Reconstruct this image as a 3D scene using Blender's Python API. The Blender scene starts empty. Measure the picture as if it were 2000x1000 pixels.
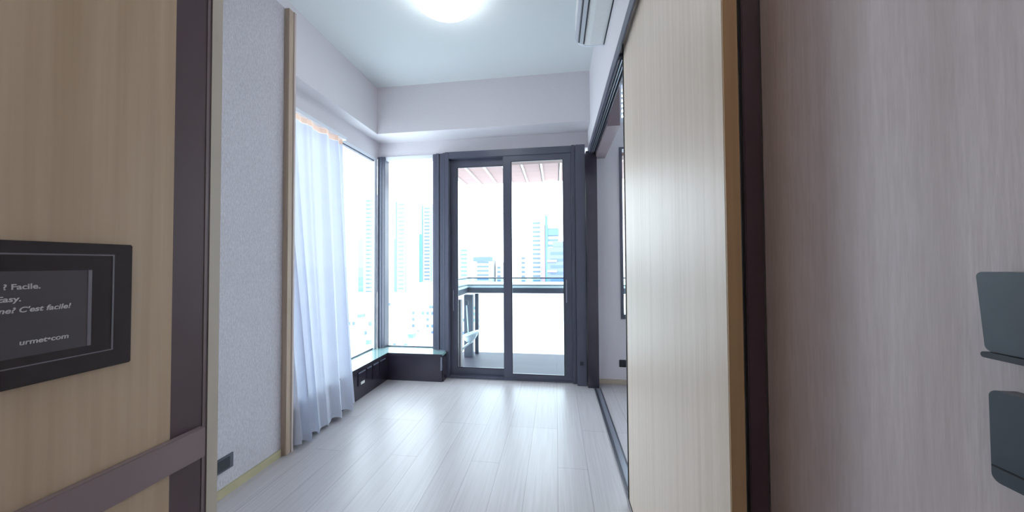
import bpy, bmesh, math, random
from mathutils import Matrix, Vector
random.seed(7)
SC = bpy.context.scene
COL = SC.collection

# ------------------------------------------------------------------ camera
F, YAW, PIT, ROL = 637.6, .1336, .0210, -.0059
cam_d = bpy.data.cameras.new('camera')
cam_d.sensor_fit = 'HORIZONTAL'; cam_d.sensor_width = 36
cam_d.lens = 36 * F / 2000; cam_d.clip_start = .02; cam_d.clip_end = 3000
cam = bpy.data.objects.new('camera', cam_d); COL.objects.link(cam)
cy, sy, cp, sp = math.cos(YAW), math.sin(YAW), math.cos(PIT), math.sin(PIT)
fwd = Vector((-sy * cp, cy * cp, sp)); rt = Vector((cy, sy, 0)); up = rt.cross(fwd)
cr, sr = math.cos(ROL), math.sin(ROL)
R_ = cr * rt + sr * up; U_ = -sr * rt + cr * up
m = Matrix.Identity(4)
for i in range(3):
    m[i][0] = R_[i]; m[i][1] = U_[i]; m[i][2] = -fwd[i]
m[0][3], m[1][3], m[2][3] = 0, 0, 1.25
cam.matrix_world = m
SC.camera = cam

# ------------------------------------------------------------------ world and exposure
SKY = 5.0
w = bpy.data.worlds.new('sky'); SC.world = w; w.use_nodes = True
nt = w.node_tree; nt.nodes.clear()
bgn = nt.nodes.new('ShaderNodeBackground'); out = nt.nodes.new('ShaderNodeOutputWorld')
bgn.inputs[0].default_value = (.80, .90, 1.0, 1); bgn.inputs[1].default_value = SKY
nt.links.new(bgn.outputs[0], out.inputs[0])
SC.view_settings.view_transform = 'Standard'; SC.view_settings.look = 'None'
SC.view_settings.exposure = 0.5; SC.view_settings.gamma = 1
SC.view_settings.use_curve_mapping = False
LAMP = 7.0; HALL_FILL = 15.0
try:
    SC.cycles.max_bounces = 14; SC.cycles.diffuse_bounces = 8; SC.cycles.transparent_max_bounces = 16
    SC.cycles.sample_clamp_indirect = 8
except Exception: pass

# ------------------------------------------------------------------ materials
MATS = {}
def srgb(r, g, b):
    f = lambda c: (c / 255 / 12.92) if c <= 10 else ((c / 255 + .055) / 1.055) ** 2.4
    return (f(r), f(g), f(b), 1)
def pbsdf(name, col, rough=.5, metal=0, spec=.5, emit=None, es=0):
    if name in MATS: return MATS[name]
    M = bpy.data.materials.new(name); M.use_nodes = True
    b = M.node_tree.nodes['Principled BSDF']
    b.inputs['Base Color'].default_value = col; b.inputs['Roughness'].default_value = rough
    b.inputs['Metallic'].default_value = metal; b.inputs['Specular IOR Level'].default_value = spec
    if emit: b.inputs['Emission Color'].default_value = emit; b.inputs['Emission Strength'].default_value = es
    MATS[name] = M; return M
def noisy(name, c1, c2, scale=(1, 1, 1), nscale=5, rough=.5, detail=6, bump=0, lo=.3, hi=.7, spec=.5, metal=0, second=None):
    """object-space noise between two colours, optional second broader layer"""
    M = pbsdf(name, c1, rough, metal, spec); t = M.node_tree; b = t.nodes['Principled BSDF']
    tc = t.nodes.new('ShaderNodeTexCoord'); mp = t.nodes.new('ShaderNodeMapping')
    mp.inputs['Scale'].default_value = scale
    n = t.nodes.new('ShaderNodeTexNoise'); n.inputs['Scale'].default_value = nscale; n.inputs['Detail'].default_value = detail
    r = t.nodes.new('ShaderNodeValToRGB')
    r.color_ramp.elements[0].position = lo; r.color_ramp.elements[0].color = c1
    r.color_ramp.elements[1].position = hi; r.color_ramp.elements[1].color = c2
    L = t.links.new
    L(tc.outputs['Object'], mp.inputs[0]); L(mp.outputs[0], n.inputs[0]); L(n.outputs['Fac'], r.inputs[0])
    colout = r.outputs[0]
    if second:
        sc2, ns2, amt, tint = second
        mp2 = t.nodes.new('ShaderNodeMapping'); mp2.inputs['Scale'].default_value = sc2
        n2 = t.nodes.new('ShaderNodeTexNoise'); n2.inputs['Scale'].default_value = ns2; n2.inputs['Detail'].default_value = 3
        r2 = t.nodes.new('ShaderNodeValToRGB')
        r2.color_ramp.elements[0].position = .42; r2.color_ramp.elements[0].color = (0, 0, 0, 1)
        r2.color_ramp.elements[1].position = .68; r2.color_ramp.elements[1].color = (amt, amt, amt, 1)
        mx = t.nodes.new('ShaderNodeMix'); mx.data_type = 'RGBA'
        L(tc.outputs['Object'], mp2.inputs[0]); L(mp2.outputs[0], n2.inputs[0]); L(n2.outputs['Fac'], r2.inputs[0])
        L(r2.outputs[0], mx.inputs[0]); L(colout, mx.inputs[6]); mx.inputs[7].default_value = tint
        colout = mx.outputs[2]
    L(colout, b.inputs['Base Color'])
    if bump:
        bp = t.nodes.new('ShaderNodeBump'); bp.inputs['Strength'].default_value = bump; bp.inputs['Distance'].default_value = .002
        L(n.outputs['Fac'], bp.inputs['Height']); L(bp.outputs[0], b.inputs['Normal'])
    return M

M_wall = noisy('painted_wall', srgb(222, 218, 222), srgb(214, 210, 214), (1, 1, 1), 220, .85, 3, .12)
M_ceil = noisy('painted_ceiling', srgb(224, 228, 228), srgb(216, 220, 221), (1, 1, 1), 200, .9, 3, .1)
M_wood = noisy('wood_cladding', srgb(184, 162, 138), srgb(198, 177, 153), (26, 26, .7), 3, .5, 8, .15,
               second=((9, 9, .25), 1.6, .55, srgb(166, 140, 112)))
M_leafwood = noisy('pale_wood_veneer', srgb(220, 202, 184), srgb(225, 208, 191), (60, 60, 5), 3, .42, 9, .15,
                   second=((22, 22, .22), 2.2, .5, srgb(204, 184, 162)))
M_doorwood = noisy('grey_wood_veneer', srgb(200, 188, 188), srgb(212, 201, 202), (60, 60, 5), 3, .5, 9, .25,
                   second=((12, 12, .3), 1.8, .5, srgb(184, 170, 166)))
M_edge = noisy('tan_wood_edge', srgb(178, 146, 106), srgb(166, 134, 96), (20, 20, .7), 3, .5, 5)
M_trimwood = noisy('tan_wood_trim', srgb(176, 156, 138), srgb(160, 140, 122), (24, 24, .8), 3, .55, 6)
M_lip = noisy('pale_pink_lipping', srgb(198, 182, 176), srgb(188, 172, 166), (20, 20, .8), 3, .5, 5)
M_base = noisy('olive_tan_skirting', srgb(178, 168, 136), srgb(166, 156, 126), (2, 2, 2), 3, .5, 5)
M_basebed = noisy('beige_skirting', srgb(190, 178, 160), srgb(180, 166, 148), (2, 2, 2), 3, .5, 5)
M_greybeige = noisy('grey_beige_trim', srgb(196, 188, 176), srgb(186, 178, 166), (8, 8, .5), 3, .5, 5)
M_dark = noisy('dark_bronze_metal', srgb(84, 66, 75), srgb(78, 61, 69), (1, 1, .3), 6, .45, 3)
M_darkline = pbsdf('bronze_metal_edge', srgb(112, 98, 102), .35)
M_rail = noisy('bronze_rail', srgb(136, 121, 126), srgb(128, 113, 118), (1, 2, 1), 3, .35, 3)
M_frame = noisy('slate_window_metal', srgb(86, 88, 104), srgb(76, 78, 94), (1, 1, .2), 4, .34, 3, spec=.6)
M_frame2 = noisy('slate_window_metal_light', srgb(116, 122, 138), srgb(104, 110, 126), (1, 1, .2), 4, .35, 3)
M_plinth = noisy('gloss_plinth', srgb(52, 48, 60), srgb(46, 42, 54), (1, 1, 1), 3, .22, 3, spec=.6)
M_silltop = pbsdf('polished_sill_stone', srgb(120, 150, 150), .12, 0, 1.0)  # pale teal base colour stands in for the sky reflected on the sill
M_black = pbsdf('black_plastic', srgb(40, 42, 50), .45)
M_seal = pbsdf('black_seal', srgb(14, 14, 18), .6)
M_socket = pbsdf('dark_grey_plastic', srgb(78, 80, 90), .4)
M_white = noisy('white_plastic', srgb(228, 228, 226), srgb(224, 224, 222), (1, 1, 1), 30, .4, 2)
M_whitef = pbsdf('white_frame', srgb(226, 230, 238), .4)
M_grey = pbsdf('grey_louvre', srgb(176, 178, 186), .45)
M_slot = pbsdf('dark_slot', srgb(34, 34, 42), .6)
M_glassblack = pbsdf('black_glass', srgb(34, 30, 40), .08, 0, .5)
M_screen = pbsdf('grey_screen', srgb(76, 74, 82), .15)
M_bezel = pbsdf('bezel_line', srgb(118, 116, 128), .25)
M_letters = pbsdf('screen_letters', srgb(196, 194, 200), .4)
M_handle = noisy('gunmetal_handle', srgb(62, 70, 80), srgb(56, 63, 73), (1, 1, 1), 20, .35, 3)
M_alu = pbsdf('track_aluminium', srgb(168, 172, 184), .3, .6)
M_track = pbsdf('track_dark', srgb(66, 66, 76), .35, .3)
M_trackmid = pbsdf('track_mid', srgb(120, 124, 136), .3, .3)
M_peach = None

def floor_mat(name, c1, c2, cm, bw, rh, swap, grain, rough, spec):
    M = pbsdf(name, c1, rough, 0, spec); t = M.node_tree; b = t.nodes['Principled BSDF']; L = t.links.new
    tc = t.nodes.new('ShaderNodeTexCoord'); sx = t.nodes.new('ShaderNodeSeparateXYZ'); cx = t.nodes.new('ShaderNodeCombineXYZ')
    L(tc.outputs['Object'], sx.inputs[0])
    if swap: L(sx.outputs[1], cx.inputs[0]); L(sx.outputs[0], cx.inputs[1])
    else: L(sx.outputs[0], cx.inputs[0]); L(sx.outputs[1], cx.inputs[1])
    br = t.nodes.new('ShaderNodeTexBrick'); br.offset = .37; br.offset_frequency = 3
    br.inputs['Scale'].default_value = 1; br.inputs['Brick Width'].default_value = bw; br.inputs['Row Height'].default_value = rh
    br.inputs['Mortar Size'].default_value = .0016; br.inputs['Mortar Smooth'].default_value = .1; br.inputs['Bias'].default_value = 0
    br.inputs['Color1'].default_value = c1; br.inputs['Color2'].default_value = c2; br.inputs['Mortar'].default_value = cm
    L(cx.outputs[0], br.inputs[0])
    mp = t.nodes.new('ShaderNodeMapping'); mp.inputs['Scale'].default_value = (1.2, 34, 1)
    L(cx.outputs[0], mp.inputs[0])
    n = t.nodes.new('ShaderNodeTexNoise'); n.inputs['Scale'].default_value = 2.2; n.inputs['Detail'].default_value = 8
    L(mp.outputs[0], n.inputs[0])
    r = t.nodes.new('ShaderNodeValToRGB')
    g0 = 1 - grain
    r.color_ramp.elements[0].position = .32; r.color_ramp.elements[0].color = (g0, g0 * .985, g0 * .97, 1)
    r.color_ramp.elements[1].position = .66; r.color_ramp.elements[1].color = (1, 1, 1, 1)
    L(n.outputs['Fac'], r.inputs[0])
    mx = t.nodes.new('ShaderNodeMix'); mx.data_type = 'RGBA'; mx.blend_type = 'MULTIPLY'; mx.inputs[0].default_value = 1
    L(br.outputs[0], mx.inputs[6]); L(r.outputs[0], mx.inputs[7]); L(mx.outputs[2], b.inputs['Base Color'])
    return M
M_floor = floor_mat('pale_oak_planks', srgb(186, 182, 184), srgb(176, 171, 174), srgb(148, 140, 142), 1.25, .18, True, .13, .33, .6)
M_deck = floor_mat('grey_deck_boards', srgb(62, 62, 76), srgb(56, 56, 70), srgb(30, 30, 40), 3.0, .14, False, .1, .6, .4)

def fabric_mat():
    M = noisy('woven_wallcovering', srgb(174, 169, 174), srgb(202, 198, 204), (80, 130, 22), 2.4, .9, 6, .6, .3, .7,
              second=((300, 30, 30), 4, .3, srgb(160, 156, 166)))
    return M
M_fabric = fabric_mat()

def glass_mat(name, tint=(.96, .99, .99, 1), gl=1.0):
    M = bpy.data.materials.new(name); M.use_nodes = True; t = M.node_tree; t.nodes.clear(); L = t.links.new
    o = t.nodes.new('ShaderNodeOutputMaterial'); mx = t.nodes.new('ShaderNodeMixShader')
    tr = t.nodes.new('ShaderNodeBsdfTransparent'); tr.inputs[0].default_value = tint
    g = t.nodes.new('ShaderNodeBsdfGlossy'); g.inputs['Roughness'].default_value = .02; g.inputs[0].default_value = (gl, gl, gl, 1)
    fr = t.nodes.new('ShaderNodeFresnel'); fr.inputs[0].default_value = 1.45
    ge = t.nodes.new('ShaderNodeNewGeometry'); mu = t.nodes.new('ShaderNodeMath'); mu.operation = 'SUBTRACT'; mu.inputs[0].default_value = 1
    ml = t.nodes.new('ShaderNodeMath'); ml.operation = 'MULTIPLY'
    L(ge.outputs['Backfacing'], mu.inputs[1]); L(mu.outputs[0], ml.inputs[0]); L(fr.outputs[0], ml.inputs[1])
    L(ml.outputs[0], mx.inputs[0]); L(tr.outputs[0], mx.inputs[1]); L(g.outputs[0], mx.inputs[2]); L(mx.outputs[0], o.inputs[0])
    return M
M_glass = glass_mat('clear_glass')
M_railglass = glass_mat('green_tinted_glass', (.82, .95, .95, 1))

def sheer(name, col, tr_amt=.22):
    M = bpy.data.materials.new(name); M.use_nodes = True; t = M.node_tree; t.nodes.clear(); L = t.links.new
    o = t.nodes.new('ShaderNodeOutputMaterial')
    d = t.nodes.new('ShaderNodeBsdfDiffuse'); d.inputs[0].default_value = col
    tl = t.nodes.new('ShaderNodeBsdfTranslucent'); tl.inputs[0].default_value = col
    tr = t.nodes.new('ShaderNodeBsdfTransparent')
    m1 = t.nodes.new('ShaderNodeMixShader'); m1.inputs[0].default_value = .125
    m2 = t.nodes.new('ShaderNodeMixShader'); m2.inputs[0].default_value = tr_amt
    L(d.outputs[0], m1.inputs[1]); L(tl.outputs[0], m1.inputs[2]); L(m1.outputs[0], m2.inputs[1]); L(tr.outputs[0], m2.inputs[2])
    # fine vertical weave
    tc = t.nodes.new('ShaderNodeTexCoord'); mp = t.nodes.new('ShaderNodeMapping'); mp.inputs['Scale'].default_value = (1, 60, 4)
    n = t.nodes.new('ShaderNodeTexNoise'); n.inputs['Scale'].default_value = 6
    r = t.nodes.new('ShaderNodeValToRGB'); r.color_ramp.elements[0].color = tuple(c * .93 for c in col[:3]) + (1,); r.color_ramp.elements[1].color = col
    L(tc.outputs['Object'], mp.inputs[0]); L(mp.outputs[0], n.inputs[0]); L(n.outputs['Fac'], r.inputs[0])
    L(r.outputs[0], d.inputs[0]); L(r.outputs[0], tl.inputs[0]); L(m2.outputs[0], o.inputs[0])
    return M
M_sheer = sheer('white_sheer_voile', srgb(216, 221, 234), .022)
M_peach = sheer('peach_heading_tape', srgb(240, 205, 182), .05)
M_lamp = pbsdf('lamp_diffuser', srgb(250, 250, 250), .4, 0, .2, (.93, .97, 1, 1), LAMP)
M_hall = pbsdf('hall_fill_diffuser', srgb(250, 245, 235), .4, 0, .2, (1, .93, .86, 1), HALL_FILL)

# ------------------------------------------------------------------ geometry helpers
class MB:
    def __init__(s): s.bm = bmesh.new()
    def box(s, x0, x1, y0, y1, z0, z1):
        vs = [s.bm.verts.new((x, y, z)) for z in (z0, z1) for y in (y0, y1) for x in (x0, x1)]
        for f in ((0, 2, 3, 1), (4, 5, 7, 6), (0, 1, 5, 4), (2, 6, 7, 3), (0, 4, 6, 2), (1, 3, 7, 5)):
            s.bm.faces.new([vs[i] for i in f])
        return s
    def prism(s, pts, axis, a, b):
        """extrude a closed 2-D outline along an axis from a to b"""
        def P(p, t):
            return {'X': (t, p[0], p[1]), 'Y': (p[0], t, p[1]), 'Z': (p[0], p[1], t)}[axis]
        A = [s.bm.verts.new(P(p, a)) for p in pts]; B = [s.bm.verts.new(P(p, b)) for p in pts]
        s.bm.faces.new(A); s.bm.faces.new(list(reversed(B)))
        for i in range(len(pts)):
            j = (i + 1) % len(pts); s.bm.faces.new([A[j], A[i], B[i], B[j]])
        return s
    def lathe(s, prof, cx, cy, n=40):
        rings = []
        for r, z in prof:
            rings.append([s.bm.verts.new((cx + r * math.cos(2 * math.pi * k / n), cy + r * math.sin(2 * math.pi * k / n), z)) for k in range(n)])
        for a, b in zip(rings, rings[1:]):
            for k in range(n):
                s.bm.faces.new([a[k], a[(k + 1) % n], b[(k + 1) % n], b[k]])
        s.bm.faces.new(list(reversed(rings[0]))); s.bm.faces.new(rings[-1])
        return s
    def tube(s, pts, r, n=10, closed=False):
        pts = [Vector(p) for p in pts]; rings = []
        N = len(pts)
        for i, p in enumerate(pts):
            a = pts[(i - 1) % N] if closed or i > 0 else p
            b = pts[(i + 1) % N] if closed or i < N - 1 else p
            d = (b - a).normalized(); u = d.orthogonal().normalized()
            ref = Vector((0, 0, 1)) if abs(d.z) < .9 else Vector((1, 0, 0))
            u = d.cross(ref).normalized(); v = d.cross(u)
            rr = r[i] if isinstance(r, (list, tuple)) else r
            rings.append([s.bm.verts.new(p + (u * math.cos(2 * math.pi * k / n) + v * math.sin(2 * math.pi * k / n)) * rr) for k in range(n)])
        prs = list(zip(rings, rings[1:])) + ([(rings[-1], rings[0])] if closed else [])
        for a, b in prs:
            for k in range(n): s.bm.faces.new([a[k], a[(k + 1) % n], b[(k + 1) % n], b[k]])
        if not closed: s.bm.faces.new(list(reversed(rings[0]))); s.bm.faces.new(rings[-1])
        return s
    def build(s, name, mat, parent=None, bevel=0, smooth=False, origin=None):
        bmesh.ops.recalc_face_normals(s.bm, faces=s.bm.faces)
        if bevel:
            bmesh.ops.bevel(s.bm, geom=list(s.bm.edges), offset=bevel, segments=2, affect='EDGES', clamp_overlap=True)
        me = bpy.data.meshes.new(name)
        if origin: bmesh.ops.translate(s.bm, verts=s.bm.verts, vec=-Vector(origin))
        s.bm.to_mesh(me); s.bm.free()
        if mat: me.materials.append(mat)
        if smooth:
            for p in me.polygons: p.use_smooth = True
        o = bpy.data.objects.new(name, me); COL.objects.link(o)
        if origin: o.location = origin
        if parent: o.parent = parent; o.matrix_parent_inverse = Matrix.Translation(-Vector(parent.location))
        return o
def box(name, mat, x0, x1, y0, y1, z0, z1, parent=None, bevel=0):
    return MB().box(x0, x1, y0, y1, z0, z1).build(name, mat, parent, bevel)
def struct(o): o['kind'] = 'structure'; return o
def sbox(name, mat, *a, **k): return struct(box(name, mat, *a, **k))
def tag(o, label, cat, group=None):
    o['label'] = label; o['category'] = cat
    if group: o['group'] = group
    return o
def empty(name, loc=(0, 0, 0)):
    o = bpy.data.objects.new(name, None); COL.objects.link(o); o.location = loc; o.empty_display_size = .1
    return o

# ------------------------------------------------------------------ room shell
ZC = 3.15
sbox('floor', M_floor, -2.3, 3.1, -1.4, 3.62, -.08, 0)
sbox('ceiling', M_ceil, -2.3, 3.1, -1.4, 3.8, ZC, ZC + .1)
# left side: wall below and above the long side window, lowered ceiling edge
o = MB().box(-2.3, -2.07, 1.985, 3.75, -.08, .26).box(-2.3, -2.03, .6, 3.75, 2.455, ZC).box(-2.3, -2.0, .6, 1.999, -.08, 2.455)
struct(o.build('wall_left', M_wall))
sbox('trim_1', M_wall, -2.03, -1.9, .6, 3.27, 2.648, ZC)            # lowered edge, left
sbox('trim_2', M_wall, -2.03, .346, 3.27, 3.54, 2.648, ZC)          # lowered edge, back
o = MB().box(-2.03, .41, 3.54, 3.75, 2.48, ZC).box(-2.07, -1.2, 3.60, 3.75, -.08, .26)
struct(o.build('wall_back', M_wall))
# thin wall over the sliding opening
o = MB().box(.346, .405, 1.812, 3.54, 2.385, ZC).box(.346, .405, .70, 1.8118, 2.432, ZC)
struct(o.build('wall_right', M_wall))
# bedroom shell seen through the opening
o = MB().box(.416, .66, 3.5, 3.65, 0, ZC).box(.66, 2.6, 3.5, 3.65, 0, .665).box(.66, 2.6, 3.5, 3.65, 2.445, 2.70)
o.box(.66, 2.6, 3.5, 3.65, 3.12, ZC).box(2.6, 3.0, 3.5, 3.65, 0, ZC)
struct(o.build('wall_bedroom_back', M_wall))
sbox('wall_bedroom_right', M_wall, 3.0, 3.1, .87, 3.65, 0, ZC)
sbox('wall_bedroom_front', M_wall, .4475, 3.1, .8705, .97, 0, ZC)
sbox('baseboard_bedroom', M_basebed, .43, 3.0, 3.485, 3.5, 0, .045)
# hall round the camera
sbox('wall_front', M_wall, -2.3, -.82, .48, .6, 0, ZC)
h = MB().box(-.82, -.70, -1.3, .513, 0, ZC).build('wall_hall_left', M_wood); struct(h)
box('dark_strip', M_dark, -.82, -.701, .5135, .5675, 0, ZC, h)
box('strip_edge', M_darkline, -.82, -.700, .568, .573, 0, ZC, h)
box('strip_gap', M_dark, -.82, -.703, .573, .579, 0, ZC, h)
box('end_strip', M_greybeige, -.82, -.702, .579, .600, 0, ZC, h)
sbox('wall_hall_right', M_wall, .56, .66, -1.3, .87, 0, ZC)
sbox('wall_hall_back', M_wall, -.82, .66, -1.4, -1.3, 0, ZC)
sbox('trim_3', M_rail, -.70, -.686, -1.3, .5635, .874, .932, bevel=.0015)   # bronze rail along the hall cladding

# fabric covered wall, its skirting and end post
fb = sbox('wall_fabric', M_fabric, -2.0, -1.79, .6, 1.935, 0, 2.97)
sbox('baseboard_left', M_base, -1.79, -1.779, .6, 1.925, 0, .047)
o = MB().box(-1.99, -1.757, 1.936, 1.976, 0, 2.97).build('trim_4', M_trimwood, bevel=.003); struct(o)
box('end_lipping', M_lip, -1.99, -1.752, 1.9765, 1.995, 0, 2.972, o, .003)

# ------------------------------------------------------------------ dark plinth under the windows
pl = empty('trim_5'); struct(pl)
MB().box(-2.06, -1.81, 2.0, 3.598, 0, .270).build('side_box', M_plinth, pl)
MB().box(-1.8095, -1.20, 3.33, 3.598, 0, .270).build('back_box', M_plinth, pl)
MB().prism([(-2.06, 2.0), (-1.803, 2.0), (-1.803, 3.323), (-1.193, 3.323), (-1.193, 3.445), (-1.21, 3.445), (-1.21, 3.598), (-2.06, 3.598)], 'Z', .270, .292).build('polished_top', M_silltop, pl)
MB().prism([(-1.804, 2.0), (-1.800, 2.0), (-1.800, 3.320), (-1.190, 3.320), (-1.190, 3.324), (-1.804, 3.324)], 'Z', .262, .290).build('front_lip', M_plinth, pl)
box('corner_bead', M_frame2, -1.214, -1.199, 3.3255, 3.345, .12, .262, pl)
box('end_panel', M_plinth, -1.1995, -1.188, 3.345, 3.445, 0, .262, pl)

def socket(name, label, x0, x1, y0, y1, z0, z1, face, group=None, mat=M_socket, slots=True):
    """flush plate with a rocker; face: '+X' (on a wall looking right) or '-Y' (towards the camera)"""
    c = ((x0 + x1) / 2, (y0 + y1) / 2, (z0 + z1) / 2)
    t = empty(name, c); tag(t, label, 'socket', group)
    box('plate', mat, x0, x1, y0, y1, z0, z1, t, .002)
    if face == '+X':
        w_ = y1 - y0; box('insert', M_black, x1, x1 + .003, y0 + .18 * w_, y1 - .18 * w_, z0 + .012, z1 - .012, t)
    else:
        w_ = x1 - x0; box('insert', M_black, x0 + .18 * w_, x1 - .18 * w_, y0 - .003, y0, z0 + .012, z1 - .012, t)
    return t
def plinth_socket(y0, y1, z0, z1, label, light=False):
    c = (-1.80, (y0 + y1) / 2, (z0 + z1) / 2)
    t = empty('floor_box_socket', c); tag(t, label, 'socket')
    box('plate', M_plinth, -1.8095, -1.802, y0, y1, z0, z1, t, .001)
    box('lid_edge', M_frame2, -1.802, -1.797, y0, y1, z1 - .012, z1, t)
    if light: box('insert', M_white, -1.802, -1.799, y0 + .035, y1 - .012, z0 + .004, z0 + .028, t)
    return t
plinth_socket(2.80, 2.905, .125, .250, 'dark socket plate nearest the curtain on the side plinth, with a small light insert', True)
plinth_socket(2.935, 3.01, .150, .252, 'narrow dark socket plate on the side plinth, second from the curtain')
plinth_socket(3.04, 3.135, .105, .252, 'tall dark socket plate on the side plinth, third from the curtain')
plinth_socket(3.165, 3.27, .115, .252, 'dark socket plate on the side plinth nearest the window corner')
socket('wall_socket', 'dark grey double socket low on the woven left wall', -1.79, -1.782, 1.485, 1.612, .133, .212, '+X')
socket('wall_socket', 'small black square socket on the white bedroom wall under its window', .637, .705, 3.492, 3.4995, .173, .247, '-Y', mat=M_black)

# ------------------------------------------------------------------ window_1: corner window
w1 = empty('window_1', (-2.0, 3.54, .3)); struct(w1)
MB().box(-2.028, -1.938, 3.50, 3.60, .292, 2.478).build('corner_post', M_frame, w1, .004)
box('post_rib', M_frame2, -1.985, -1.975, 3.492, 3.50, .292, 2.478, w1)
box('white_reveal', M_whitef, -2.055, -2.029, 3.44, 3.50, .292, 2.44, w1)
box('side_head', M_whitef, -2.066, -2.031, 2.0, 3.50, 2.425, 2.455, w1)
box('side_head_gasket', M_frame, -2.066, -2.036, 2.85, 3.44, 2.412, 2.4245, w1)
box('back_head', M_whitef, -1.938, -1.365, 3.52, 3.60, 2.440, 2.48, w1)
box('side_sill_bar', M_frame, -2.066, -2.045, 2.0, 3.50, .292, .305, w1)
box('back_sill_bar', M_frame, -1.938, -1.365, 3.575, 3.60, .292, .303, w1)
box('side_pane', M_glass, -2.064, -2.058, 2.0, 3.44, .305, 2.412, w1)
box('back_pane', M_glass, -1.938, -1.365, 3.584, 3.590, .303, 2.44, w1)
MB().box(-1.365, -1.325, 3.50, 3.60, .292, 2.478).box(-1.321, -1.285, 3.482, 3.60, .292, 2.478).box(-1.281, -1.245, 3.490, 3.60, .292, 2.478).box(-1.243, -1.216, 3.475, 3.60, .292, 2.478).build('right_mullion', M_frame, w1, .003)
box('mullion_foot', M_frame2, -1.30, -1.205, 3.455, 3.475, .292, .300, w1)

# ------------------------------------------------------------------ door_1: sliding balcony door
d1 = empty('door_1', (-.5, 3.5, 0)); struct(d1)
MB().box(-1.213, -1.165, 3.46, 3.60, 0, 2.48).box(.166, .205, 3.44, 3.60, 0, 2.48).box(-1.165, .166, 3.46, 3.60, 2.405, 2.48).box(-1.165, .166, 3.46, 3.60, 0, .022).build('outer_frame', M_frame, d1, .004)
def leaf(name, x0, x1, gx0, gx1, y0, y1, z0, z1, gz0, gz1):
    l = MB().box(x0, gx0, y0, y1, z0, z1).box(gx1, x1, y0, y1, z0, z1).box(gx0, gx1, y0, y1, z0, gz0).box(gx0, gx1, y0, y1, gz1, z1).build(name, M_frame, d1)
    ym = (y0 + y1) / 2
    box('glass_pane', M_glass, gx0, gx1, ym - .004, ym + .004, gz0, gz1, l)
    q = MB().box(gx0, gx0 + .006, y0 - .003, y0 + .004, gz0, gz1).box(gx1 - .006, gx1, y0 - .003, y0 + .004, gz0, gz1)
    q.box(gx0 + .006, gx1 - .006, y0 - .003, y0 + .004, gz0, gz0 + .006).box(gx0 + .006, gx1 - .006, y0 - .003, y0 + .004, gz1 - .006, gz1).build('gasket', M_seal, l)
    return l
ll = leaf('rear_leaf', -1.164, -.475, -1.087, -.545, 3.522, 3.56, .022, 2.405, .098, 2.322)
lr = leaf('front_leaf', -.560, .165, -.472, .083, 3.470, 3.508, .022, 2.405, .066, 2.345)
box('pull_handle', M_alu, -1.136, -1.128, 3.512, 3.522, .72, .95, ll, .002)
box('pull_handle', M_alu, .102, .112, 3.460, 3.470, .83, 1.07, lr, .002)
# slate panel and polished jamb at the right of the door
sbox('trim_6', M_frame, .206, .303, 3.39, 3.60, 0, 2.462, bevel=.003)
M_gloss = noisy('polished_jamb', srgb(62, 58, 70), srgb(54, 50, 62), (1, 1, 1), 3, .14, 2, spec=.9, metal=.35)
sbox('trim_7', M_gloss, .307, .416, 3.345, 3.60, 0, 2.375, bevel=.003)
socket('wall_socket', 'small dark socket on the slate panel beside the balcony door', .224, .275, 3.383, 3.3895, .198, .262, '-Y', mat=M_frame)

# ------------------------------------------------------------------ sliding opening: header, tracks, leaf
sbox('trim_8', M_frame, .338, .346, .70, 3.38, 2.362, 2.425)                        # fascia lip
t9 = empty('trim_9', (.37, 2, 2.35)); struct(t9)
MB().box(.346, .405, 1.812, 3.34, 2.368, 2.385).build('header_track', M_track, t9)
for k, x in enumerate((.3475, .3625, .3775, .3955)):
    box('track_rib', M_alu if k in (1, 2) else M_frame, x, x + .0045, 1.812, 3.34, 2.346, 2.368, t9)
sbox('trim_10', M_rail, .408, .505, 2.61, 3.42, 2.315, 2.62)
t11 = empty('trim_11', (.4, 2, 0)); struct(t11)
box('floor_track_bed', M_trackmid, .366, .432, .80, 3.345, 0, .0035, t11)
for x in (.366, .378, .422): box('floor_track_rib', M_track, x, x + .007, .80, 3.345, .0035, .009, t11)

d2 = empty('door_2', (.43, 1.4, 0)); struct(d2)
YL, YN = 1.803, .768
box('veneer_panel', M_leafwood, .3680, .3980, YN, YL - .012, .012, 2.424, d2, .0015)
box('leading_seal', M_seal, .3645, .3980, YL - .0115, YL, .012, 2.424, d2)
box('wood_edge', M_edge, .3685, .3975, YN - .0035, YN - .0005, .012, 2.424, d2)
# dark frame between the sliding leaf and the open entrance door
sbox('trim_12', M_dark, .452, .492, .850, .869, 0, ZC, bevel=.002)
sbox('trim_13', M_seal, .446, .4515, .8535, .869, 0, ZC)

# ------------------------------------------------------------------ door_3: open entrance door with gunmetal lock bodies
d3 = empty('door_3', (.51, .4, 0)); struct(d3)
box('door_panel', M_doorwood, .492, .537, -.12, .848, .01, 2.5, d3, .0015)
def rr(y0, y1, z0, z1, rad, slant=0, n=6):
    pts = []
    for (cy_, cz_, a0) in ((y1 - rad, z1 - rad, 0), (y0 + rad, z1 - rad, 90), (y0 + rad, z0 + rad, 180), (y1 - rad, z0 + rad, 270)):
        for k in range(n + 1):
            a = math.radians(a0 + 90 * k / n); yy = cy_ + rad * math.cos(a); zz = cz_ + rad * math.sin(a)
            if slant and yy > (y0 + y1) / 2: yy += slant * (zz - z0) / (z1 - z0)
            pts.append((yy, zz))
    return pts
hb = MB().prism(rr(.32, .430, 1.150, 1.237, .006, .006), 'X', .470, .492).build('upper_lock_body', M_handle, d3)
MB().prism(rr(.32, .4305, 1.143, 1.1495, .003), 'X', .466, .492).build('lower_lip', M_black, hb)
hc = MB().prism(rr(.32, .432, 1.008, 1.108, .008), 'X', .474, .492).build('lower_lock_body', M_handle, d3)
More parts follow.
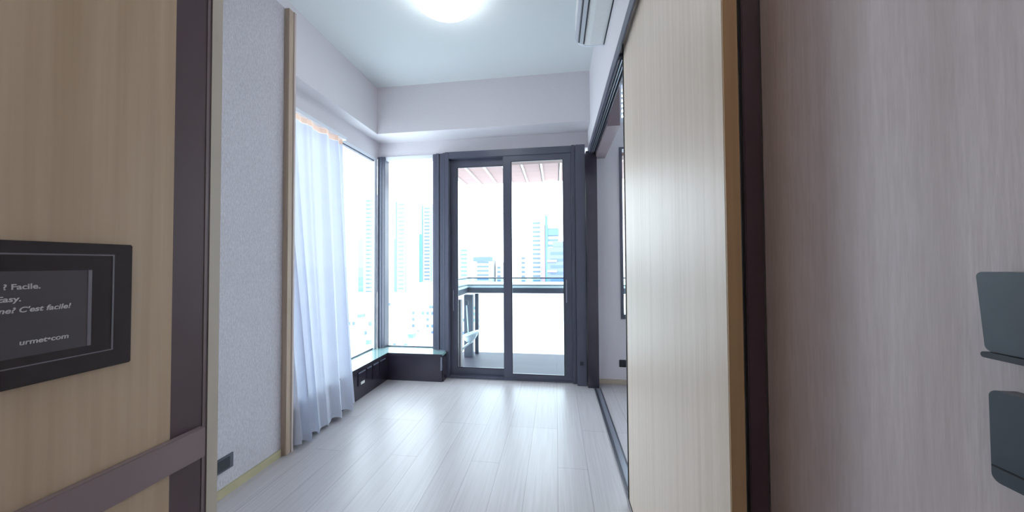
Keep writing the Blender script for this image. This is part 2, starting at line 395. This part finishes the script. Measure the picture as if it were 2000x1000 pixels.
box('seam_line', M_seal, .473, .474, .33, .431, 1.024, 1.0255, hc)

# ------------------------------------------------------------------ bedroom windows
for nm, z0, z1 in (('window_2', .665, 2.445), ('window_3', 2.70, 3.12)):  # widened out of view to bring more daylight into the bedroom
    wb = empty(nm, (1.0, 3.55, z0)); struct(wb)
    MB().box(.66, .69, 3.49, 3.58, z0, z1).box(2.56, 2.6, 3.49, 3.58, z0, z1).box(.69, 2.56, 3.49, 3.58, z0, z0 + .045).box(.69, 2.56, 3.49, 3.58, z1 - .02, z1).build('window_frame', M_frame if nm == 'window_2' else M_whitef, wb)
    box('window_pane', M_glass, .69, 2.56, 3.54, 3.546, z0 + .045, z1 - .02, wb)
    if nm == 'window_3':
        for k in range(6): box('louvre', M_whitef, .69, 2.56, 3.56, 3.60, z0 + .07 + k * .055, z0 + .085 + k * .055, wb)

# ------------------------------------------------------------------ curtain
def curtain_mesh(z0f, z1, nz, name, mat, parent=None, off=0, hem=True):
    bm = bmesh.new(); NY = 260; rows = []
    for j in range(nz + 1):
        row = []
        for i in range(NY + 1):
            s = i / NY
            hemz = z0f + (.012 * math.sin(2 * math.pi * s * 5.2) if hem else 0)
            z = hemz + (z1 - hemz) * j / nz
            h_ = z / 2.43
            y = 2.004 + s * (.64 + .17 * h_ ** 1.5) + .010 * math.sin(7 * s + 2.5 * h_)
            x = -1.735 - .255 * h_
            ph = 2 * math.pi * (s * 6.3 + .35 * math.sin(5 * s) + .10 * math.sin(2.3 * h_ + 4 * s))
            amp = (.040 - .018 * h_) * (.75 + .35 * math.sin(9.1 * s + 1))
            x += amp * math.sin(ph) + .006 * math.sin(2.7 * ph + 1) * (1 - .3 * h_) + off
            k0 = max(0, 1 - s / .07); x -= (.07 - .0 * h_) * k0 * k0 * (1 - h_)
            y += .016 * (1 - k0) * math.cos(ph * 1.0 + .6) * (1 - .5 * h_)
            row.append(bm.verts.new((x, y, z)))
        rows.append(row)
    for a, b in zip(rows, rows[1:]):
        for i in range(NY): bm.faces.new([a[i], a[i + 1], b[i + 1], b[i]])
    me = bpy.data.meshes.new(name); bm.to_mesh(me); bm.free(); me.materials.append(mat)
    for p in me.polygons: p.use_smooth = True
    o = bpy.data.objects.new(name, me); COL.objects.link(o)
    if parent: o.parent = parent; o.matrix_parent_inverse = Matrix.Translation(-Vector(parent.location))
    return o
cu = empty('curtain', (-1.75, 2.3, 0)); tag(cu, 'white sheer curtain drawn to one side of the corner window beside the woven wall', 'curtain')
curtain_mesh(.022, 2.375, 60, 'sheer_panel', M_sheer, cu)
curtain_mesh(2.376, 2.425, 2, 'heading_tape', M_peach, cu, 0, False)
box('curtain_track', M_whitef, -2.028, -1.965, 2.0, 2.85, 2.4255, 2.4545, cu)

# ------------------------------------------------------------------ ceiling light
cl = empty('ceiling_light', (-.745, 2.125, ZC)); tag(cl, 'round white glowing flush ceiling light in the living room', 'ceiling light')
MB().lathe([(.215, ZC - .001), (.226, ZC - .012), (.226, ZC - .035), (.215, ZC - .036)], -.745, 2.125, 48).build('base_ring', M_white, cl, smooth=True)
MB().lathe([(.214, ZC - .037), (.222, ZC - .05), (.224, ZC - .07), (.215, ZC - .088), (.19, ZC - .1), (.1, ZC - .106), (.01, ZC - .107)], -.745, 2.125, 48).build('diffuser', M_lamp, cl, smooth=True)
hl = empty('ceiling_light', (-.1, -.55, ZC)); tag(hl, 'round warm ceiling light added unseen behind the viewer to brighten the hall', 'ceiling light')  # unseen lamp added to brighten the hall cladding and near door
MB().lathe([(.16, ZC - .001), (.165, ZC - .02), (.16, ZC - .03)], -.1, -.55, 32).build('base_ring', M_white, hl, smooth=True)
MB().lathe([(.158, ZC - .031), (.15, ZC - .06), (.08, ZC - .075), (.01, ZC - .077)], -.1, -.55, 32).build('diffuser', M_hall, hl, smooth=True)

# ------------------------------------------------------------------ air conditioner
ac = empty('air_conditioner', (.25, 1.9, 2.77)); tag(ac, 'white wall-mounted split air conditioner high on the right wall', 'air conditioner')
Y0, Y1 = 1.47, 2.33
prof = [(.345, 2.770), (.345, 3.06), (.185, 3.06), (.160, 3.045), (.152, 3.01), (.150, 2.90), (.156, 2.835), (.172, 2.795), (.20, 2.778), (.25, 2.770)]
MB().prism(prof, 'Y', Y0, Y1 - .02).build('casing', M_white, ac)
MB().prism([(a + (.002 if a < .3 else 0), b) for a, b in prof], 'Y', Y1 - .0195, Y1).build('end_cap', M_whitef, ac, .003)
MB().prism([(.1535, 2.822), (.1595, 2.800), (.1695, 2.782), (.163, 2.779), (.152, 2.798), (.147, 2.820)], 'Y', Y0 + .02, Y1 - .045).build('air_flap', M_grey, ac)
MB().prism([(.178, 2.781), (.200, 2.7705), (.200, 2.766), (.176, 2.776)], 'Y', Y0 + .02, Y1 - .045).build('air_flap', M_grey, ac)
MB().prism([(.171, 2.789), (.177, 2.785), (.175, 2.779), (.169, 2.783)], 'Y', Y0 + .02, Y1 - .04).build('outlet_slot', M_slot, ac)
MB().prism([(.201, 2.7775), (.209, 2.7755), (.209, 2.768), (.201, 2.770)], 'Y', Y0 + .02, Y1 - .04).build('outlet_slot', M_slot, ac)
box('wall_bracket', M_slot, .3402, .3458, Y0 + .01, Y1 - .03, 2.760, 2.7695, ac)

# ------------------------------------------------------------------ video intercom
XI = -.70
ic = empty('video_intercom', (XI, .33, 1.18)); tag(ic, 'black glass video intercom panel on the wood cladding beside the dark strip', 'intercom')
MB().box(XI, XI + .010, .205, .4495, 1.092, 1.283).build('glass_front', M_glassblack, ic, .0015)
s_ = MB().box(XI + .0101, XI + .0106, .235, .4015, 1.131, 1.243).build('screen', M_screen, ic)
bz = MB(); x0, x1 = XI + .0101, XI + .0108
bz.box(x0, x1, .215, .4265, 1.2645, 1.2665).box(x0, x1, .4245, .4265, 1.118, 1.2645).box(x0, x1, .215, .2165, 1.118, 1.2645).box(x0, x1, .2165, .4245, 1.118, 1.1195).build('bezel_line', M_bezel, ic)
box('screen_edge', M_bezel, x0 + .0007, x1 + .0003, .3975, .4015, 1.131, 1.243, s_)
def text(body, size, y_right, z, shear=0.0, name='lettering'):
    c = bpy.data.curves.new(name, 'FONT'); c.body = body; c.size = size; c.align_x = 'RIGHT'; c.shear = shear
    c.extrude = .0002; c.offset = size * .022
    tmp = bpy.data.objects.new('tmp', c); COL.objects.link(tmp)
    bpy.context.view_layer.update()
    me = bpy.data.meshes.new_from_object(tmp.evaluated_get(bpy.context.evaluated_depsgraph_get()))
    bpy.data.objects.remove(tmp)
    M = Matrix(((0, 0, 1, XI + .0110), (1, 0, 0, y_right), (0, 1, 0, z), (0, 0, 0, 1)))
    me.transform(M); me.name = name; me.materials.clear(); me.materials.append(M_letters)
    o = bpy.data.objects.new(name, me); COL.objects.link(o); o.parent = s_
    o.matrix_parent_inverse = Matrix.Translation(-Vector(ic.location)) if False else Matrix.Identity(4)
    o.matrix_parent_inverse = Matrix.Identity(4)
    return o
for body, size, y, z, sh in (('? Facile.', .0100, .3525, 1.2195, 0), ('Easy.', .0100, .3365, 1.2040, .1),
                             ('ne? C\'est facile!', .0098, .3800, 1.1895, .2), ('urmet\u2022com', .0095, .3790, 1.1470, .1)):
    o = text(body, size, y, z, sh)
    o.matrix_parent_inverse = s_.matrix_world.inverted()

# ------------------------------------------------------------------ balcony
sbox('floor_balcony', M_deck, -1.32, 1.3, 3.605, 4.56, -.10, -.012)
M_soff = noisy('pink_timber_soffit', srgb(158, 128, 124), srgb(146, 117, 113), (1, 12, 1), 3, .6, 4)
M_soffb = noisy('brown_timber_beam', srgb(112, 84, 78), srgb(102, 76, 70), (1, 12, 12), 3, .6, 4)
M_bat = pbsdf('white_batten', srgb(206, 200, 202), .5)
M_gap = pbsdf('shadow_gap_strip', srgb(60, 50, 52), .7)
bc = empty('ceiling_balcony', (-.5, 4.3, 2.5)); struct(bc)
MB().box(-1.46, 1.3, 3.76, 5.04, 2.500, 2.62).build('soffit_boards', M_soff, bc)
for k in range(11):
    x = -1.40 + k * .245
    box('batten', M_bat, x - .013, x + .013, 3.92, 5.03, 2.480, 2.4995, bc)
    box('batten_gap', M_gap, x - .026, x - .0135, 3.92, 5.03, 2.496, 2.4995, bc)
MB().box(-1.46, 1.3, 3.76, 3.915, 2.440, 2.4995).build('edge_beam', M_soffb, bc)

M_bal = noisy('slate_balcony_metal', srgb(70, 78, 92), srgb(62, 70, 84), (1, 1, 1), 4, .5, 3)
M_pale = pbsdf('pale_rail_cap', srgb(200, 220, 224), .3)
M_pillar = noisy('taupe_pillar', srgb(120, 116, 118), srgb(108, 104, 106), (4, 4, .4), 3, .5, 4)
br_ = empty('balcony_railing', (-.5, 4.6, 0)); tag(br_, 'slate metal and glass balcony railing turning the corner outside the sliding door', 'railing')
XR_, YR = -1.285, 4.60
def Lbar(name, mat, z0, z1, t=.03):
    MB().prism([(XR_ - t, 3.62), (XR_ + t, 3.62), (XR_ + t, YR - t), (1.25, YR - t), (1.25, YR + t), (XR_ - t, YR + t)], 'Z', z0, z1).build(name, mat, br_)
Lbar('top_rail', M_bal, 1.028, 1.044, .03)
Lbar('mid_rail', M_bal, .930, .942, .03)
Lbar('pale_cap', M_pale, .898, .9295, .034)
Lbar('lower_rail', M_bal, .822, .8975, .026)
box('glass_band', M_railglass, XR_ + .02, 1.25, YR - .004, YR + .004, .9425, 1.0275, br_)
box('glass_band', M_railglass, XR_ - .004, XR_ + .004, 3.62, YR - .01, .9425, 1.0275, br_)
box('lower_glass', M_glass, XR_ + .03, 1.25, YR - .004, YR + .004, -.05, .8215, br_)
box('corner_post', M_bal, -1.235, -1.118, 4.29, 4.37, -.012, .8215, br_, .003)
box('slim_post', M_bal, -1.128, -1.080, 4.46, 4.51, -.012, .8215, br_, .003)
box('near_post', M_pillar, -1.215, -1.105, 3.70, 3.78, -.012, .8215, br_, .003)
# pale round fixture with a thin rod, left of the posts
fx = empty('outdoor_basin', (-1.12, 4.15, 0)); tag(fx, 'pale round plastic basin with a thin upright rod in front of the left balcony post', 'basin')
M_pl = pbsdf('pale_plastic', srgb(196, 214, 222), .35)
cxx, cyy, czz = -1.10, 4.14, .335
ring = [(cxx + .105 * math.cos(a), cyy + .085 * math.sin(a), czz + .035 * math.cos(a)) for a in [2 * math.pi * k / 28 for k in range(28)]]
MB().tube(ring, .016, 10, True).build('rim', M_pl, fx, smooth=True)
mb = MB(); N = 28; rr_ = []
for q, (sc_, dz) in enumerate(((1, 0), (.86, -.05), (.55, -.085), (.1, -.10))):
    rr_.append([mb.bm.verts.new((cxx + .1 * sc_ * math.cos(2 * math.pi * k / N), cyy + .08 * sc_ * math.sin(2 * math.pi * k / N), czz + .035 * math.cos(2 * math.pi * k / N) * sc_ + dz)) for k in range(N)])
for a, b in zip(rr_, rr_[1:]):
    for k in range(N): mb.bm.faces.new([a[k], a[(k + 1) % N], b[(k + 1) % N], b[k]])
mb.bm.faces.new(rr_[-1]); mb.build('bowl', M_pl, fx, smooth=True)
MB().tube([(-1.08, 4.14, .24), (-1.14, 4.13, .20), (-1.20, 4.12, .15), (-1.225, 4.11, .05), (-1.225, 4.11, -.012)], .015).build('bent_leg', M_pl, fx, smooth=True)
MB().tube([(-1.135, 4.15, .30), (-1.15, 4.16, .50), (-1.165, 4.17, .72)], .007).build('rod', M_pl, fx, smooth=True)
box('rod_grip', M_bal, -1.19, -1.14, 4.155, 4.185, .70, .76, fx, .004)

# ------------------------------------------------------------------ city outside
M_ground = noisy('hazy_ground', srgb(208, 208, 206), srgb(188, 192, 194), (1, 1, 1), .02, .9, 4)
struct(MB().box(-1500, 1200, 12, 1800, -26, -22).build('ground', M_ground))
M_con = noisy('pale_concrete', srgb(170, 170, 172), srgb(160, 161, 164), (1, 1, 1), .1, .8, 3)
M_pink = pbsdf('pink_render', srgb(170, 128, 150), .8)
M_band = pbsdf('blue_grey_glazing', srgb(90, 110, 128), .3)
M_cyan = pbsdf('cyan_glazing', srgb(92, 140, 150), .3)
M_bluegl = pbsdf('blue_glazing', srgb(84, 104, 158), .3)
M_bluewall = pbsdf('blue_cladding', srgb(112, 122, 160), .6)
M_signb = pbsdf('blue_sign', srgb(92, 122, 180), .5)
def tower(name, label, cat, x0, x1, y0, dep, zt, floors, wall, band, fh=3.4, inset=.12, wid=.62, parts=None, z0=-22):
    t = empty(name, ((x0 + x1) / 2, y0 + dep / 2, z0)); tag(t, label, cat)
    box('tower_body', wall, x0, x1, y0, y0 + dep, z0, zt, t)
    box('plant_room', wall, x0 + (x1 - x0) * .25, x1 - (x1 - x0) * .25, y0 + dep * .3, y0 + dep * .7, zt, zt + 3, t)
    W = x1 - x0
    for k in range(floors):
        za = zt - 2.2 - k * fh
        box('window_band', band, x0 + W * (1 - wid) / 2, x1 - W * (1 - wid) / 2, y0 - inset, y0, za - fh * .42, za, t)
    for p in (parts or []):
        box(p[0], p[1], *p[2:], t)
    return t
tower('residential_tower', 'tall pale tower with blue window bands seen through the side window glass', 'building', -157, -145, 250, 16, 56, 26, M_con, M_band, parts=[('side_glazing', M_cyan, -163, -157.2, 252, 262, -40, 22)])
tower('residential_tower', 'slim white tower with dark corner lines just right of the dark corner post', 'building', -128, -120.4, 250, 14, 52, 24, M_con, M_band, parts=[('corner_fin', M_cyan, -128.6, -128.05, 249, 251, -22, 52), ('corner_fin', M_cyan, -120.35, -119.9, 249, 251, -22, 52), ('side_glazing', M_cyan, -133, -129, 255, 262, -40, 22)])
tower('residential_tower', 'slim white tower beside the ribbed mullion in the corner window', 'building', -127, -118.5, 300, 15, 57, 24, M_con, M_band, parts=[('corner_fin', M_cyan, -127.8, -127.1, 299, 301, -22, 57), ('corner_fin', M_cyan, -118.4, -117.9, 299, 301, -22, 57), ('side_glazing', M_cyan, -133, -129, 305, 312, -30, 30)])
tower('office_block', 'low grey-blue office block with dark roof and striped floors behind the left door pane', 'building', -41, -31.5, 160, 10, 4.2, 8, M_con, M_bluegl, 2.1, parts=[('dark_roof', M_bluegl, -41.2, -31.3, 159.6, 170, 2.2, 4.3)])
tower('office_block', 'narrow block with small dark windows beside the door mullion, left pane', 'building', -30.2, -27.6, 165, 8, 1.5, 10, M_con, M_band, 2.2)
tower('residential_tower', 'hazy cyan tower farthest left behind the left door pane', 'building', -60, -55, 200, 8, 12, 14, M_con, M_cyan, 2.6, wid=.8)
tower('residential_tower', 'tall pale tower with fine ribs and a pink stripe behind the right door pane', 'building', -16.5, -9.6, 222, 12, 31, 28, M_con, M_band, 3.0, wid=.7, parts=[('pink_stripe', M_pink, -9.5, -7.2, 219.6, 230, -22, 33)])
tower('residential_tower', 'broad pale tower carrying a blue sign box behind the right door pane', 'building', -7.1, 2.2, 222, 12, 26.5, 20, M_con, M_band, 3.6, wid=.9, parts=[('cyan_fin', M_cyan, -7.0, -5.2, 221, 222, -22, 33)])
tower('apartment_block', 'blue clad block with tall windows at the right edge of the door glass', 'building', -4.2, 6.5, 160, 9, 8.6, 6, M_bluewall, M_bluegl, 3.2, wid=.7, parts=[('floor_ledge', M_con, -4.3, .4, 159.2, 160, 1.6, 2.6), ('floor_ledge', M_con, -4.3, .4, 159.2, 160, -3.4, -2.4)])
tower('apartment_block', 'small blue-grey block left of the pink striped tower', 'building', -21.5, -18.3, 200, 8, 6.8, 8, M_con, M_bluegl, 2.8)
sg = box('rooftop_sign', M_signb, -5.1, 2.0, 220.6, 221.8, 19.6, 23.6); tag(sg, 'plain blue rectangular sign box high on the broad pale tower', 'sign')

M_low = noisy('low_roof_concrete', srgb(204, 204, 206), srgb(190, 192, 196), (1, 1, 1), .2, .8, 3)
cols = [M_cyan, M_band, M_bluegl]
LOW = [(-40, 52, 6, 8, -13, 'pale low-rise block seen through the sheer curtain, nearest behind its right hem'),
       (-74, 92, 10, 12, -11.5, 'pale far low-rise block behind the middle of the sheer curtain'),
       (-57, 84, 8, 10, -14, 'pale low-rise block at the left edge of the uncovered side window glass'),
       (-31, 48, 4, 6, -12, 'nearest low-rise block in the side window, low beside the dark corner post'),
       (-42, 66, 6, 8, -12.5, 'mid-distance low-rise block in the side window, above the nearest one'),
       (-56, 98, 7, 8, -12.5, 'low-rise block standing behind the mid-distance one in the side window'),
       (-34, 68, 7, 9, -15.5, 'pale low-rise block at the lower left of the narrow back window'),
       (-44, 104, 9, 10, -14, 'far low-rise block at the right of the narrow back window'),
       (-24, 74, 8, 10, -16, 'low-rise block behind the ribbed mullion between back window and balcony door'),
       (-30, 110, 9, 10, -15, 'far low-rise block behind the left pane of the balcony door, under the railing')]
pod = empty('haze_block', (-20, 140, -22)); tag(pod, 'long white block added low behind the balcony railing in place of bright haze', 'building')  # added white block, hides the tower bases as bright haze would
box('block_body', M_ground, -62, 24, 134, 150, -22, -7.5, pod)
box('block_rim', M_con, -62, 24, 134, 134.6, -7.5, -7.1, pod)
for i, (x, y, wx, dy, zt, lab) in enumerate(LOW):
    t = empty('low_rise_block', (x, y + dy / 2, -22))
    tag(t, lab, 'building', 'low-rise blocks below the windows')
    box('block_body', M_low, x - wx / 2, x + wx / 2, y, y + dy, -22, zt, t)
    box('roof_hut', M_con, x - wx * .2, x + wx * .05, y + dy * .3, y + dy * .6, zt, zt + 1.3, t)
    box('roof_tank', cols[i % 3], x + wx * .15, x + wx * .3, y + dy * .2, y + dy * .4, zt, zt + .9, t)
    n = 0
    for r_ in range(4):
        for c in range(5):
            if random.random() < .3: continue
            xa = x - wx / 2 + wx * (.08 + c * .185)
            za = zt - .8 - r_ * 2.1
            box('window_opening', cols[(i + c) % 3], xa, xa + wx * .1, y - .08, y, za - 1.0, za, t)
